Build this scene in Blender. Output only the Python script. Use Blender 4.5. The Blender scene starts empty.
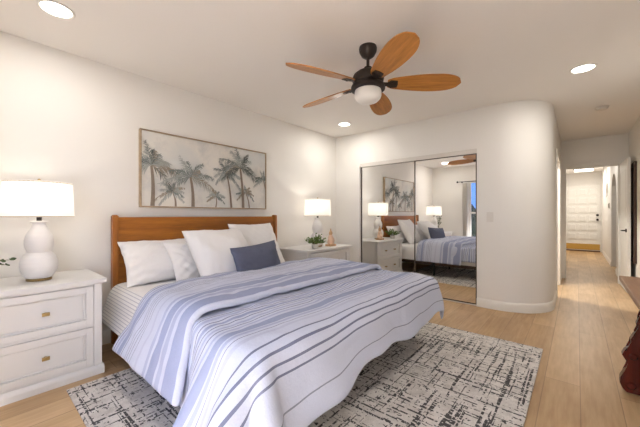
import bpy, bmesh, math, random
import numpy as np
from mathutils import Vector, Matrix
R = math.radians
PI = math.pi
rnd = random.Random(7)
C = bpy.context.scene.collection
S = bpy.context.scene

# ------------------------------------------------------------------ camera, world, exposure
CEIL = 2.44
cam_d = bpy.data.cameras.new('camera'); cam = bpy.data.objects.new('camera', cam_d); C.objects.link(cam)
cam.location = (3.13, 0.0, 1.124); cam.rotation_euler = (R(90), 0, R(40.6))
cam_d.sensor_width = 36; cam_d.lens = 16.875; cam_d.shift_y = 1.5/640; cam_d.clip_start = 0.02
S.camera = cam
w = bpy.data.worlds.new('dusk_sky'); S.world = w; w.use_nodes = True
bgn = w.node_tree.nodes['Background']; bgn.inputs[0].default_value = (0.13, 0.30, 0.85, 1); bgn.inputs[1].default_value = 1.6
S.view_settings.view_transform = 'Standard'; S.view_settings.look = 'None'
S.view_settings.exposure = 0.22; S.view_settings.gamma = 1.0
P_CAN = 9.0      # recessed ceiling lights
P_LAMP = 1.8      # bedside lamps

# fill light added outside the window to brighten ceiling and hall
ld = bpy.data.lights.new('window_fill', 'AREA'); ld.shape = 'RECTANGLE'; ld.size = 1.3; ld.size_y = 1.5; ld.energy = 600; ld.color = (.93, .96, 1)
lo = bpy.data.objects.new('window_fill', ld); C.objects.link(lo); lo.location = (2.55, -.62, 1.30); lo.rotation_euler = (R(-122), R(180), 0)

# ------------------------------------------------------------------ materials
def srgb(r, g, b):
    f = lambda c: (c/255/12.92) if c/255 <= .04045 else ((c/255+.055)/1.055)**2.4
    return (f(r), f(g), f(b), 1)

class NT:
    def __init__(s, name):
        s.m = bpy.data.materials.new(name); s.m.use_nodes = True
        s.t = s.m.node_tree; s.n = s.t.nodes; s.l = s.t.links
        s.b = s.n['Principled BSDF']
    def new(s, typ, **kw):
        n = s.n.new(typ)
        for k, v in kw.items(): setattr(n, k, v)
        return n
    def link(s, a, b): s.l.new(a, b)
    def coord(s, kind='Object', scale=(1, 1, 1), rot=(0, 0, 0), loc=(0, 0, 0)):
        c = s.new('ShaderNodeTexCoord'); m = s.new('ShaderNodeMapping')
        m.inputs['Scale'].default_value = scale; m.inputs['Rotation'].default_value = rot; m.inputs['Location'].default_value = loc
        s.link(c.outputs[kind], m.inputs[0]); return m.outputs[0]
    def noise(s, vec, scale=5, detail=4, rough=.55):
        n = s.new('ShaderNodeTexNoise'); n.inputs['Scale'].default_value = scale
        n.inputs['Detail'].default_value = detail; n.inputs['Roughness'].default_value = rough
        s.link(vec, n.inputs['Vector']); return n.outputs['Fac']
    def ramp(s, fac, stops, interp='LINEAR'):
        r = s.new('ShaderNodeValToRGB'); r.color_ramp.interpolation = interp
        e = r.color_ramp.elements
        while len(e) > 1: e.remove(e[-1])
        e[0].position = stops[0][0]; e[0].color = stops[0][1]
        for p, c in stops[1:]:
            x = e.new(p); x.color = c
        s.link(fac, r.inputs[0]); return r.outputs[0]
    def mix(s, a, b, fac, mode='MIX'):
        n = s.new('ShaderNodeMix', data_type='RGBA', blend_type=mode)
        for sock, v in ((n.inputs[0], fac), (n.inputs[6], a), (n.inputs[7], b)):
            if hasattr(v, 'links') or hasattr(v, 'is_output'): s.link(v, sock)
            else: sock.default_value = v
        return n.outputs[2]
    def math(s, op, a, b=0.0):
        n = s.new('ShaderNodeMath', operation=op)
        for sock, v in ((n.inputs[0], a), (n.inputs[1], b)):
            if hasattr(v, 'is_output'): s.link(v, sock)
            else: sock.default_value = v
        return n.outputs[0]
    def bump(s, h, strength=.2, dist=.01):
        n = s.new('ShaderNodeBump'); n.inputs['Strength'].default_value = strength; n.inputs['Distance'].default_value = dist
        s.link(h, n.inputs['Height']); s.link(n.outputs[0], s.b.inputs['Normal'])
    def base(s, c):
        if hasattr(c, 'is_output'): s.link(c, s.b.inputs['Base Color'])
        else: s.b.inputs['Base Color'].default_value = c
    def set(s, rough=None, metal=None, **kw):
        if rough is not None: s.b.inputs['Roughness'].default_value = rough
        if metal is not None: s.b.inputs['Metallic'].default_value = metal
        for k, v in kw.items(): s.b.inputs[k.replace('_', ' ')].default_value = v

def plain(name, col, rough=.5, metal=0.0, var=.04, scale=6, bump=0.0, bscale=200, **kw):
    t = NT(name); v = t.coord()
    dark = tuple(c*(1-var*2) for c in col[:3])+(1,)
    t.base(t.mix(dark, col, t.noise(v, scale, 3)))
    t.set(rough, metal, **kw)
    if bump: t.bump(t.noise(v, bscale, 2), bump, .002)
    return t.m

def wood(name, c1, c2, axis=1, rough=.4, fine=1.0):
    t = NT(name)
    sc = [14*fine]*3; sc[axis] = 1.1*fine
    v = t.coord(scale=sc)
    n1 = t.noise(v, 1.6, 6, .6)
    n2 = t.noise(v, 9, 3, .6)
    f = t.math('ADD', t.math('MULTIPLY', n1, .75), t.math('MULTIPLY', n2, .25))
    t.base(t.ramp(f, [(.32, c1), (.68, c2)])); t.set(rough); t.bump(n2, .08, .002)
    return t.m

M = {}
M['wall'] = plain('wall_paint', srgb(237, 233, 227), .85, var=.008, scale=2, bump=.05, bscale=260)
M['ceiling'] = plain('ceiling_paint', srgb(243, 238, 232), .9, var=.008, scale=2, bump=.08, bscale=180)
M['trim'] = plain('trim_paint', srgb(233, 229, 222), .4, var=.01)
M['door'] = plain('door_paint', srgb(238, 235, 228), .4, var=.01)
M['cab'] = plain('cabinet_paint', srgb(226, 224, 221), .38, var=.01)
M['brass'] = plain('brass', srgb(176, 152, 104), .35, 1.0, var=.05, scale=30)
M['kick'] = plain('brass_plate', srgb(222, 180, 96), .45, .6, var=.12, scale=8)
M['bronze'] = plain('bronze', srgb(44, 33, 27), .55, .2, var=.1, scale=20)
M['black'] = plain('black_metal', srgb(22, 21, 21), .45, .3)
M['track'] = plain('bronze_track', srgb(92, 84, 74), .35, .8)
M['ceramic'] = plain('lamp_ceramic', srgb(236, 232, 228), .45, var=.02, scale=10, bump=.15, bscale=60)
M['bed_wood'] = wood('walnut_headboard', srgb(122, 68, 14), srgb(172, 106, 32), 1, .38)
M['post_wood'] = wood('walnut_post', srgb(120, 66, 14), srgb(168, 102, 30), 2, .38)
M['blade_wood'] = wood('fan_blade_wood', srgb(136, 82, 26), srgb(198, 134, 60), 0, .4, 1.6)
M['frame_wood'] = wood('pale_frame_wood', srgb(150, 128, 102), srgb(182, 160, 132), 1, .5)
M['mahogany'] = wood('mahogany', srgb(60, 16, 10), srgb(98, 30, 18), 2, .25)
M['table_top'] = wood('table_top_wood', srgb(134, 92, 62), srgb(170, 126, 90), 1, .35)
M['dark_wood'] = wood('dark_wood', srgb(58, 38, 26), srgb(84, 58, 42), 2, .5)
M['white_cloth'] = plain('white_cotton', srgb(236, 233, 231), .9, var=.015, scale=30, bump=.3, bscale=90)
M['navy_cloth'] = plain('navy_linen', srgb(94, 98, 118), .9, var=.12, scale=40, bump=.35, bscale=150)
M['curtain'] = plain('curtain_cloth', srgb(228, 224, 216), .9, var=.02, bump=.2)
M['leaf'] = plain('leaf_green', srgb(112, 142, 66), .5, var=.25, scale=25)
M['leaf_dark'] = plain('leaf_dark', srgb(92, 108, 66), .5, var=.25, scale=25)
M['stem'] = plain('stem', srgb(96, 84, 48), .7)
M['pot'] = plain('pot_glaze', srgb(226, 222, 214), .3, var=.1, scale=35)
M['soil'] = plain('soil', srgb(60, 46, 34), .95, var=.3, scale=60)
M['rose'] = plain('rose_gold', srgb(232, 196, 170), .4, .1, var=.1, scale=40)
M['rose_wood'] = plain('ornament_wood', srgb(206, 164, 124), .5, var=.15, scale=40)
M['plastic'] = plain('switch_plastic', srgb(228, 222, 214), .35)
M['dark_plastic'] = plain('dark_plastic', srgb(30, 30, 32), .4)
M['threshold'] = plain('threshold_wood', srgb(90, 52, 30), .5)
M['globe'] = plain('frosted_glass', srgb(238, 234, 226), .35, var=.01)
M['hedge'] = plain('hedge', srgb(26, 40, 24), .9, var=.4, scale=4)
M['ground'] = plain('patio', srgb(60, 60, 58), .9)
M['tag'] = plain('care_tag', srgb(190, 60, 50), .8)

t = NT('mirror_glass'); t.base(t.mix((.9, .9, .89, 1), (.91, .91, .9, 1), t.noise(t.coord(), 1))); t.set(.01, 1.0); M['mirror'] = t.m
t = NT('window_glass'); tp = t.new('ShaderNodeBsdfTransparent'); gl = t.new('ShaderNodeBsdfGlossy'); ms = t.new('ShaderNodeMixShader')
gl.inputs['Roughness'].default_value = .02; ms.inputs[0].default_value = .06; t.link(tp.outputs[0], ms.inputs[1]); t.link(gl.outputs[0], ms.inputs[2])
t.link(ms.outputs[0], t.n['Material Output'].inputs[0]); M['glass'] = t.m

def emit(name, col, strength):
    t = NT(name); t.base(col); t.b.inputs['Emission Color'].default_value = col
    t.b.inputs['Emission Strength'].default_value = strength; return t.m
M['lens'] = emit('light_lens', (1, .95, .87, 1), 9)
M['hall_lens'] = emit('hall_light_lens', (1, .95, .87, 1), 3)

# lampshade: thin cloth that passes light
t = NT('lampshade_linen')
tr = t.new('ShaderNodeBsdfTranslucent'); df = t.new('ShaderNodeBsdfDiffuse'); mx = t.new('ShaderNodeMixShader')
c = t.mix((.93, .9, .86, 1), (.97, .95, .92, 1), t.noise(t.coord(scale=(1, 1, 8)), 60, 2))
t.link(c, tr.inputs[0]); t.link(c, df.inputs[0]); mx.inputs[0].default_value = .5
t.link(df.outputs[0], mx.inputs[1]); t.link(tr.outputs[0], mx.inputs[2])
t.link(mx.outputs[0], t.n['Material Output'].inputs[0]); M['shade'] = t.m

# oak plank floor
t = NT('oak_planks')
v = t.coord(rot=(0, 0, R(90)))
br = t.new('ShaderNodeTexBrick', offset=.37, offset_frequency=2)
t.link(v, br.inputs['Vector'])
for k, x in (('Scale', 1), ('Brick Width', 1.9), ('Row Height', .185), ('Mortar Size', .0022), ('Mortar Smooth', .1), ('Bias', 0)): br.inputs[k].default_value = x
br.inputs['Color1'].default_value = srgb(172, 134, 88); br.inputs['Color2'].default_value = srgb(214, 180, 134); br.inputs['Mortar'].default_value = srgb(128, 94, 58)
g = t.coord(scale=(16, 1.2, 1))
n1 = t.noise(g, 2.2, 6, .62); n2 = t.noise(t.coord(scale=(3, .9, 1)), 2.0, 3, .6)
c = t.mix(br.outputs['Color'], t.ramp(n1, [(.3, srgb(162, 126, 88)), (.7, srgb(214, 184, 144))]), .42)
c = t.mix(c, t.ramp(n2, [(.3, (.78, .74, .68, 1)), (.6, (1, 1, 1, 1))]), .8, 'MULTIPLY')
t.base(c); t.set(.38); t.bump(br.outputs['Fac'], -.3, .002); M['floor'] = t.m

# rug with broken dark strokes
t = NT('distressed_rug')
def strokes(sx, sy, lo, seed, msc, mlo):
    a = t.noise(t.coord(scale=(sx, sy, 1), loc=(seed, seed*2, 0)), 1, 1.5, .5)
    b = t.noise(t.coord(scale=(msc[0], msc[1], 1), loc=(seed*3, seed, 0)), 1, 2, .6)
    return t.math('MULTIPLY', t.math('GREATER_THAN', a, lo), t.math('GREATER_THAN', b, mlo))
lines = [strokes(1.0, 38, .63, 3, (52, 26), .45), strokes(34, 1.0, .62, 9, (26, 52), .45),
         strokes(2, 60, .625, 5, (44, 18), .47), strokes(56, 2, .62, 12, (18, 44), .47),
         strokes(46, 28, .65, 15, (4, 4), .46), strokes(26, 48, .655, 21, (4, 4), .48)]
acc = lines[0]
for x in lines[1:]: acc = t.math('MAXIMUM', acc, x)
basec = t.ramp(t.noise(t.coord(scale=(7, 7, 1)), 1.6, 4, .7), [(.3, srgb(200, 192, 184)), (.6, srgb(232, 226, 219))])
fine = t.noise(t.coord(), 160, 2)
basec = t.mix(basec, t.ramp(fine, [(.3, (.8, .8, .8, 1)), (.7, (1, 1, 1, 1))]), 1.0, 'MULTIPLY')
t.base(t.mix(basec, srgb(44, 41, 42), t.math('MULTIPLY', acc, .93))); t.set(.95); t.bump(fine, .5, .004); M['rug'] = t.m
M['fringe'] = plain('rug_fringe', srgb(220, 212, 200), .95, var=.1, scale=80)

def striped(name, basecol, stops, total, axis='u', heather=.5):
    """stripes across a fabric strip; stops = (start, end, colour) in metres along its length"""
    t = NT(name); uv = t.new('ShaderNodeTexCoord'); sep = t.new('ShaderNodeSeparateXYZ'); t.link(uv.outputs['UV'], sep.inputs[0])
    f = sep.outputs[0 if axis == 'u' else 1]
    f = t.math('MULTIPLY', f, total); c = basecol
    for a, b, col in stops:
        k = t.new('ShaderNodeMath', operation='COMPARE'); t.link(f, k.inputs[0]); k.inputs[1].default_value = (a+b)/2; k.inputs[2].default_value = (b-a)/2
        c = t.mix(c, col, k.outputs[0])
    h = t.noise(t.coord(scale=(1, 1, 1)), 240, 2)
    c = t.mix(c, t.ramp(h, [(.35, (.86, .87, .9, 1)), (.65, (1, 1, 1, 1))]), heather, 'MULTIPLY')
    t.base(c); t.set(.95); t.bump(t.noise(t.coord(), 45, 3), .35, .006); return t.m

# ------------------------------------------------------------------ mesh helpers
def obj(name, bm, mats, parent=None, smooth=False, loc=None, rot=None):
    me = bpy.data.meshes.new(name)
    bmesh.ops.recalc_face_normals(bm, faces=bm.faces)
    bm.to_mesh(me); bm.free()
    for m in (mats if isinstance(mats, (list, tuple)) else [mats]): me.materials.append(M[m] if isinstance(m, str) else m)
    if smooth:
        me.polygons.foreach_set('use_smooth', [True]*len(me.polygons))
        try: me.set_sharp_from_angle(angle=R(40))
        except Exception: pass
    o = bpy.data.objects.new(name, me); C.objects.link(o)
    if parent: o.parent = parent
    if loc: o.location = loc
    if rot: o.rotation_euler = rot
    return o

def thing(name, label, cat, loc=(0, 0, 0), rz=0, group=None):
    o = bpy.data.objects.new(name, None); C.objects.link(o); o.location = loc; o.rotation_euler = (0, 0, rz)
    o.empty_display_size = .1
    return tag(o, label, cat, group)
def tag(o, label, cat, group=None):
    o['label'] = label; o['category'] = cat
    if group: o['group'] = group
    return o
def struct(name, bm, m, smooth=False, parent=None):
    o = obj(name, bm, m, parent, smooth)
    if not parent: o['kind'] = 'structure'
    return o
def dup(root, loc, label, group=None, rz=0):
    r = root.copy(); C.objects.link(r); r.location = loc; r.rotation_euler = (0, 0, rz); r['label'] = label
    if group: r['group'] = group
    for ch in list(root.children):
        c = ch.copy(); C.objects.link(c); c.parent = r
        for g in list(ch.children):
            d = g.copy(); C.objects.link(d); d.parent = c
    return r

def box(bm, x0, x1, y0, y1, z0, z1, bev=0.0, seg=2, mi=0):
    vs = [bm.verts.new(p) for p in ((x0, y0, z0), (x1, y0, z0), (x1, y1, z0), (x0, y1, z0), (x0, y0, z1), (x1, y0, z1), (x1, y1, z1), (x0, y1, z1))]
    fs = [bm.faces.new([vs[i] for i in f]) for f in ((3, 2, 1, 0), (4, 5, 6, 7), (0, 1, 5, 4), (1, 2, 6, 5), (2, 3, 7, 6), (3, 0, 4, 7))]
    for f in fs: f.material_index = mi
    if bev:
        es = list({e for f in fs for e in f.edges})
        r = bmesh.ops.bevel(bm, geom=es, offset=bev, segments=seg, affect='EDGES', profile=.6)
        for f in r['faces']: f.material_index = mi
    return vs
def B(*a, **k):
    bm = bmesh.new(); box(bm, *a, **k); return bm
def lathe(bm, prof, n=32, c=(0, 0, 0), cap=True, rfun=None):
    rings = []
    for r, z in prof:
        rings.append([bm.verts.new((c[0]+r*(rfun(a, z) if rfun else 1)*math.cos(a), c[1]+r*(rfun(a, z) if rfun else 1)*math.sin(a), c[2]+z)) for a in (2*PI*i/n for i in range(n))])
    for a, b in zip(rings, rings[1:]):
        for i in range(n): bm.faces.new((a[i], a[(i+1) % n], b[(i+1) % n], b[i]))
    if cap:
        bm.faces.new(rings[0][::-1]); bm.faces.new(rings[-1])
def Lt(prof, **k):
    bm = bmesh.new(); lathe(bm, prof, **k); return bm
def tube(bm, pts, r, n=8):
    pts = [Vector(p) for p in pts]; rs = r if isinstance(r, (list, tuple)) else [r]*len(pts)
    rings = []; up = None
    for i, p in enumerate(pts):
        d = (pts[min(i+1, len(pts)-1)]-pts[max(i-1, 0)]).normalized()
        if up is None: up = Vector((0, 0, 1)) if abs(d.z) < .9 else Vector((1, 0, 0))
        a = d.cross(up).normalized(); b = a.cross(d).normalized(); up = b
        rings.append([bm.verts.new(p+(a*math.cos(2*PI*k/n)+b*math.sin(2*PI*k/n))*rs[i]) for k in range(n)])
    for A, Bq in zip(rings, rings[1:]):
        for i in range(n): bm.faces.new((A[i], A[(i+1) % n], Bq[(i+1) % n], Bq[i]))
    bm.faces.new(rings[0][::-1]); bm.faces.new(rings[-1])
def prism(bm, pts, axis, a0, a1, mi=0):
    """extrude a 2D outline; axis x: pts=(y,z), y: (x,z), z: (x,y)"""
    f = {'x': lambda p, a: (a, p[0], p[1]), 'y': lambda p, a: (p[0], a, p[1]), 'z': lambda p, a: (p[0], p[1], a)}[axis]
    A = [bm.verts.new(f(p, a0)) for p in pts]; Bv = [bm.verts.new(f(p, a1)) for p in pts]
    n = len(pts); fs = [bm.faces.new(A[::-1]), bm.faces.new(Bv)]
    fs += [bm.faces.new((A[i], A[(i+1) % n], Bv[(i+1) % n], Bv[i])) for i in range(n)]
    for x in fs: x.material_index = mi
    return fs
def P(pts, axis, a0, a1):
    bm = bmesh.new(); prism(bm, pts, axis, a0, a1); return bm

# ------------------------------------------------------------------ room shell
XR = 3.76; YF = 4.07; YB = -.40; YE = 6.88; XH = 2.91; YD = 12.5; XHL = 2.76; XHR = 3.70
struct('floor', B(-.1, 5.2, YB-.12, YD+.12, -.1, 0), 'floor')
struct('ceiling', B(-.1, 5.2, YB-.12, YD+.12, CEIL, CEIL+.1), 'ceiling')
struct('wall_left', B(-.1, 0, YB-.12, YF+.6, 0, CEIL), 'wall')
bm = bmesh.new()                                                   # right wall
box(bm, XR, XR+.1, YB-.12, YE+.12, 0, CEIL)
struct('wall_right', bm, 'wall')
# window wall behind the bed's near side
WX0, WX1, WZ0, WZ1 = .95, 3.30, .47, 2.02  # right part of the window is added, so more light reaches the hall
bm = bmesh.new()
box(bm, 0, WX0, YB-.12, YB, 0, CEIL); box(bm, WX1, XR, YB-.12, YB, 0, CEIL)
box(bm, WX0, WX1, YB-.12, YB, 0, WZ0); box(bm, WX0, WX1, YB-.12, YB, WZ1, CEIL)
struct('wall_back', bm, 'wall')
bm = bmesh.new()                                                   # mirror wall with rounded corner into the hall
OX0, OX1, OZ = .48, 2.19, 1.945
box(bm, 0, OX0, YF, YF+.13, 0, CEIL); box(bm, OX0, OX1, YF, YF+.13, OZ, CEIL)
Rr = .5; cx, cy = XH-Rr, YF+Rr
arc = [(cx+Rr*math.sin(a), cy-Rr*math.cos(a)) for a in (R(90)*i/24 for i in range(25))]
arc_i = [(cx+(Rr-.1)*math.sin(a), cy-(Rr-.1)*math.cos(a)) for a in (R(90)*i/24 for i in range(25))]
HD0, HD1 = 5.25, 6.15                                              # doorway on the hall's left side, opened for the added side room light
out = [(OX1, YF)]+arc+[(XH, HD0)]; inn = [(OX1, YF+.1)]+arc_i+[(XH-.1, HD0)]
for (a, b, c_, d) in zip(out, out[1:], inn[1:], inn): prism(bm, [a, b, c_, d], 'z', 0, CEIL)
box(bm, XH-.1, XH, HD0, HD1, 1.96, CEIL); box(bm, XH-.1, XH, HD1, YE+.12, 0, CEIL)
bmesh.ops.remove_doubles(bm, verts=bm.verts, dist=1e-5)
fs = {}
for f in bm.faces: fs.setdefault(tuple(sorted(v.index for v in f.verts)), []).append(f)
bm.verts.index_update()
fs = {}
for f in bm.faces: fs.setdefault(tuple(sorted(v.index for v in f.verts)), []).append(f)
bmesh.ops.delete(bm, geom=[f for g in fs.values() if len(g) > 1 for f in g], context='FACES_ONLY')
struct('wall_far', bm, 'wall', smooth=True)
struct('wall_closet', B(0, XH-.1, YF+.6, YF+.7, 0, CEIL), 'wall')
bm = bmesh.new()                                                   # hall end wall with doorway
DX0, DX1, DZ = 2.965, 3.655, 1.955
box(bm, XH, DX0, YE, YE+.12, 0, CEIL); box(bm, DX1, XR, YE, YE+.12, 0, CEIL); box(bm, DX0, DX1, YE, YE+.12, DZ, CEIL)
struct('wall_hall', bm, 'wall')
struct('wall_entry_left', B(XHL-.1, XHL, YE+.12, YD, 0, CEIL), 'wall')
struct('wall_entry_side', B(XHL-.1, XH-.1, YE+.02, YE+.12, 0, CEIL), 'wall')
# entry hall right wall with archway and niche
def arch_wall(x0, x1, y0, y1, holes):
    bm = bmesh.new(); y = y0
    for (a, b, zb, zt) in holes:
        box(bm, x0, x1, y, a, 0, CEIL)
        r = (b-a)/2; n = 16; rz = min(r, .42)
        top = lambda yy: zt-rz+rz*math.sqrt(max(0, 1-((yy-(a+b)/2)/r)**2))
        for i in range(n):
            ya, yb = a+(b-a)*i/n, a+(b-a)*(i+1)/n
            prism(bm, [(ya, top(ya)), (yb, top(yb)), (yb, CEIL), (ya, CEIL)], 'x', x0, x1)
        if zb > 0: box(bm, x0, x1, a, b, 0, zb)
        y = b
    box(bm, x0, x1, y, y1, 0, CEIL); return bm
struct('wall_entry_right', arch_wall(XHR, XHR+.14, YE+.12, YD, [(8.05, 9.15, 0, 1.97), (9.95, 10.95, 1.58, 1.92)]), 'wall')
struct('wall_side_left', B(-.1, 0, YF+.7, YE+.12, 0, CEIL), 'wall')  # side room shell, added around the unseen light that spills into the hall
struct('wall_side_back', B(0, XHL-.1, YE+.02, YE+.12, 0, CEIL), 'wall')
struct('wall_niche', B(XHR+.14, XHR+.16, 9.8, 11.1, 1.4, 2.1), 'wall')
struct('wall_side_room', B(4.9, 5.0, YE+.12, YD, 0, CEIL), 'wall')
struct('wall_side_end', B(XHR+.14, 5.0, YE+.02, YE+.12, 0, CEIL), 'wall')
struct('wall_entry_end', B(XHL-.1, 5.0, YD, YD+.1, 0, CEIL), 'wall')
# baseboards
def bb(name, path, h=.105, t_=.014):
    """path of plan points, room side to the right of travel"""
    bm = bmesh.new(); n = len(path); off = []
    for i, p in enumerate(path):
        a = Vector(path[max(i-1, 0)]); b = Vector(path[min(i+1, n-1)]); d = (b-a).normalized(); off.append((p[0]+d.y*t_, p[1]-d.x*t_))
    prof = [(0, 0), (1, 0), (1, h-.02), (.55, h-.006), (.2, h), (0, h)]
    rows = []
    for p, q in zip(path, off):
        rows.append([bm.verts.new((p[0]+(q[0]-p[0])*f, p[1]+(q[1]-p[1])*f, z)) for f, z in prof])
    k = len(prof)
    for a, b in zip(rows, rows[1:]):
        for i in range(k): bm.faces.new((a[i], a[(i+1) % k], b[(i+1) % k], b[i]))
    bm.faces.new(rows[0]); bm.faces.new(rows[-1][::-1])
    struct(name, bm, 'trim', smooth=True)
bb('baseboard_left', [(0, YB), (0, YF)])
bb('baseboard_far', [(0, YF), (OX0-.02, YF)])
bb('baseboard_corner', [(OX1, YF)]+arc+[(XH, HD0-.07)])
bb('baseboard_hall', [(XH, HD1+.07), (XH, YE)])
bb('baseboard_right', [(XR, YE), (XR, YB)])
bb('baseboard_entry_right', [(XHR, 8.05), (XHR, YE+.14)])
bb('baseboard_entry', [(XHR, YD), (XHR, 9.15)])
bb('baseboard_back', [(XR, YB), (0, YB)])

# hall side door and casings
def casing(name, axis, c, a0, a1, z1, wd=.065, th=.016, sgn=1, z0=0):
    bm = bmesh.new()
    if axis == 'x':      # wall at x=c, opening y a0..a1
        x0, x1 = sorted((c, c+sgn*th))
        box(bm, x0, x1, a0-wd, a0, z0, z1+wd, .003); box(bm, x0, x1, a1, a1+wd, z0, z1+wd, .003); box(bm, x0, x1, a0, a1, z1, z1+wd, .003)
    else:
        y0, y1 = sorted((c, c+sgn*th))
        box(bm, a0-wd, a0, y0, y1, z0, z1+wd, .003); box(bm, a1, a1+wd, y0, y1, z0, z1+wd, .003); box(bm, a0, a1, y0, y1, z1, z1+wd, .003)
    return struct(name, bm, 'trim')
casing('trim_1', 'x', XH, HD0, HD1, 1.96)
casing('trim_2', 'y', YE, DX0, DX1, DZ, sgn=-1, wd=.055)
bm = bmesh.new()                                                   # jamb lining
box(bm, DX0, DX0+.015, YE, YE+.12, 0, DZ); box(bm, DX1-.015, DX1, YE, YE+.12, 0, DZ); box(bm, DX0+.015, DX1-.015, YE, YE+.12, DZ-.015, DZ)
struct('trim_3', bm, 'trim')
# open interior door standing along the right wall
bm = bmesh.new(); DW = .76
box(bm, 0, .036, -DW, 0, .012, 1.94, .002)
for (za, zb) in ((.2, .95), (1.1, 1.8)):
    for s in (-.004, .036):
        for (a, b, c_, d) in ((-DW+.11, -.11, za, za+.02), (-DW+.11, -.11, zb-.02, zb), (-DW+.11, -DW+.13, za+.02, zb-.02), (-.13, -.11, za+.02, zb-.02)):
            box(bm, s, s+.004, a, b, c_, d)
door2 = obj('door_1', bm, 'door'); door2['kind'] = 'structure'; door2.location = (3.652, YE-.03, 0); door2.rotation_euler = (0, 0, R(1.5))
bm = bmesh.new()
for s in (-1, 1):
    x = -.0 if s < 0 else .036
    lathe_pts = [(x, -DW+.06, .9), (x+s*.012, -DW+.06, .9)]; tube(bm, lathe_pts, .026, 16)
    if s > 0: tube(bm, [(x, -DW+.06, .9), (x+.02, -DW+.06, .9)], .010, 8); continue
    tube(bm, [(x+s*.01, -DW+.06, .9), (x+s*.04, -DW+.06, .9), (x+s*.045, -DW+.075, .9), (x+s*.045, -DW+.17, .895)], [.009, .009, .009, .007], 8)
h = obj('door_handle', bm, 'bronze', door2, smooth=True); h['label'] = 'dark lever handle'

# front door: three columns of raised panels, brass kick plate
fd = obj('door_2', B(2.86, 3.66, YD-.045, YD, .03, 2.03, bev=.003), 'door'); fd['kind'] = 'structure'
bm = bmesh.new()
for i in range(3):
    for j in range(6):
        x0 = 2.90+i*.245; z0 = .34+j*.275
        box(bm, x0, x0+.225, YD-.057, YD-.045, z0+.012, z0+.235, .004); box(bm, x0+.03, x0+.195, YD-.072, YD-.057, z0+.042, z0+.205, .008)
obj('door_panel', bm, 'door', fd)
obj('kick_plate', B(2.865, 3.655, YD-.05, YD-.045, .05, .23), 'kick', fd)['label'] = 'shiny brass kick plate'
bm = bmesh.new()
tube(bm, [(3.60, YD-.045, .98), (3.60, YD-.06, .98)], .034, 16); tube(bm, [(3.60, YD-.06, .98), (3.60, YD-.09, .98), (3.60, YD-.10, .98), (3.60, YD-.13, .98)], [.014, .014, .032, .026], 16)
obj('door_knob', bm, 'bronze', fd, smooth=True)['label'] = 'dark round door knob'
bm = bmesh.new(); tube(bm, [(3.60, YD-.045, 1.12), (3.60, YD-.07, 1.12)], .034, 16)
obj('deadbolt', bm, 'bronze', fd, smooth=True)['label'] = 'dark round deadbolt'
bm = bmesh.new(); box(bm, 2.79, 2.86, YD-.03, YD, 0, 2.10); box(bm, 3.66, 3.70, YD-.03, YD, 0, 2.10); box(bm, 2.86, 3.66, YD-.03, YD, 2.03, 2.10)
struct('trim_4', bm, 'trim')
struct('trim_5', B(2.86, 3.66, YD-.12, YD, 0, .03, bev=.004), 'threshold')

# window, frame and the evening outside
wf = bmesh.new()
for (a, b, c_, d) in ((WX0, WX0+.05, WZ0, WZ1), (WX1-.05, WX1, WZ0, WZ1), (WX0+.05, WX1-.05, WZ0, WZ0+.05), (WX0+.05, WX1-.05, WZ1-.05, WZ1),
                      (WX0+.05, WX1-.05, 1.16, 1.20), ((WX0+WX1)/2-.025, (WX0+WX1)/2+.025, WZ0+.05, 1.16), ((WX0+WX1)/2-.025, (WX0+WX1)/2+.025, 1.20, WZ1-.05)):
    box(wf, a, b, YB-.09, YB-.04, c_, d, .003)
win = struct('window_1', wf, 'trim')
obj('pane', B(WX0+.03, WX1-.03, YB-.068, YB-.062, WZ0+.03, WZ1-.03), 'glass', win)
obj('window_sill', B(WX0-.03, WX1+.03, YB-.04, YB+.03, WZ0-.025, WZ0, bev=.004), 'trim', win)
struct('ground', B(-3, 7, -9, YB-.12, -.3, -.2), 'ground')
bm = bmesh.new()
for i in range(60):
    x = -2.5+i*.15; bmesh.ops.create_icosphere(bm, subdivisions=2, radius=.35+rnd.random()*.15, matrix=Matrix.Translation((x, -4.2+rnd.random()*.4, .1+rnd.random()*.9)) @ Matrix.Diagonal((1, 1, 1.4, 1)))
hd = obj('hedge', bm, 'hedge'); tag(hd, 'dark hedge outside the window seen in the mirror', 'hedge'); hd['kind'] = 'stuff'

# curtain rod and curtain
rod = thing('curtain_rod', 'black curtain rod above the window with round end knob', 'curtain rod', (0, YB+.09, 2.0))
bm = bmesh.new(); tube(bm, [(.72, 0, 0), (3.55, 0, 0)], .009, 10); obj('rod', bm, 'black', rod, True)
for x in (.70, 3.57):
    bm = bmesh.new(); bmesh.ops.create_uvsphere(bm, u_segments=16, v_segments=10, radius=.026, matrix=Matrix.Translation((x, 0, 0))); obj('finial', bm, 'black', rod, True)
for x in (.79, 3.45):
    bm = bmesh.new(); tube(bm, [(x, 0, 0), (x, -.09, 0)], .007, 8); tube(bm, [(x, -.084, 0), (x, -.09, 0)], .022, 12); obj('bracket', bm, 'black', rod, True)
bm = bmesh.new(); nx, nz = 60, 20; rows = []
for j in range(nz+1):
    z = .02+(1.96-.02)*j/nz; row = []
    for i in range(nx+1):
        u = i/nx; x = .83+.12*u+.01*math.sin(3*z+u*4); a = .028*math.sin(u*2*PI*3.5+.3*math.sin(z*2))
        row.append(bm.verts.new((x, YB+.09+a, z)))
    rows.append(row)
for a, b in zip(rows, rows[1:]):
    for i in range(nx): bm.faces.new((a[i], a[i+1], b[i+1], b[i]))
cu = obj('curtain', bm, 'curtain', None, True); md = cu.modifiers.new('thick', 'SOLIDIFY'); md.thickness = .003
tag(cu, 'white curtain panel hanging gathered beside the window', 'curtain')

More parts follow.
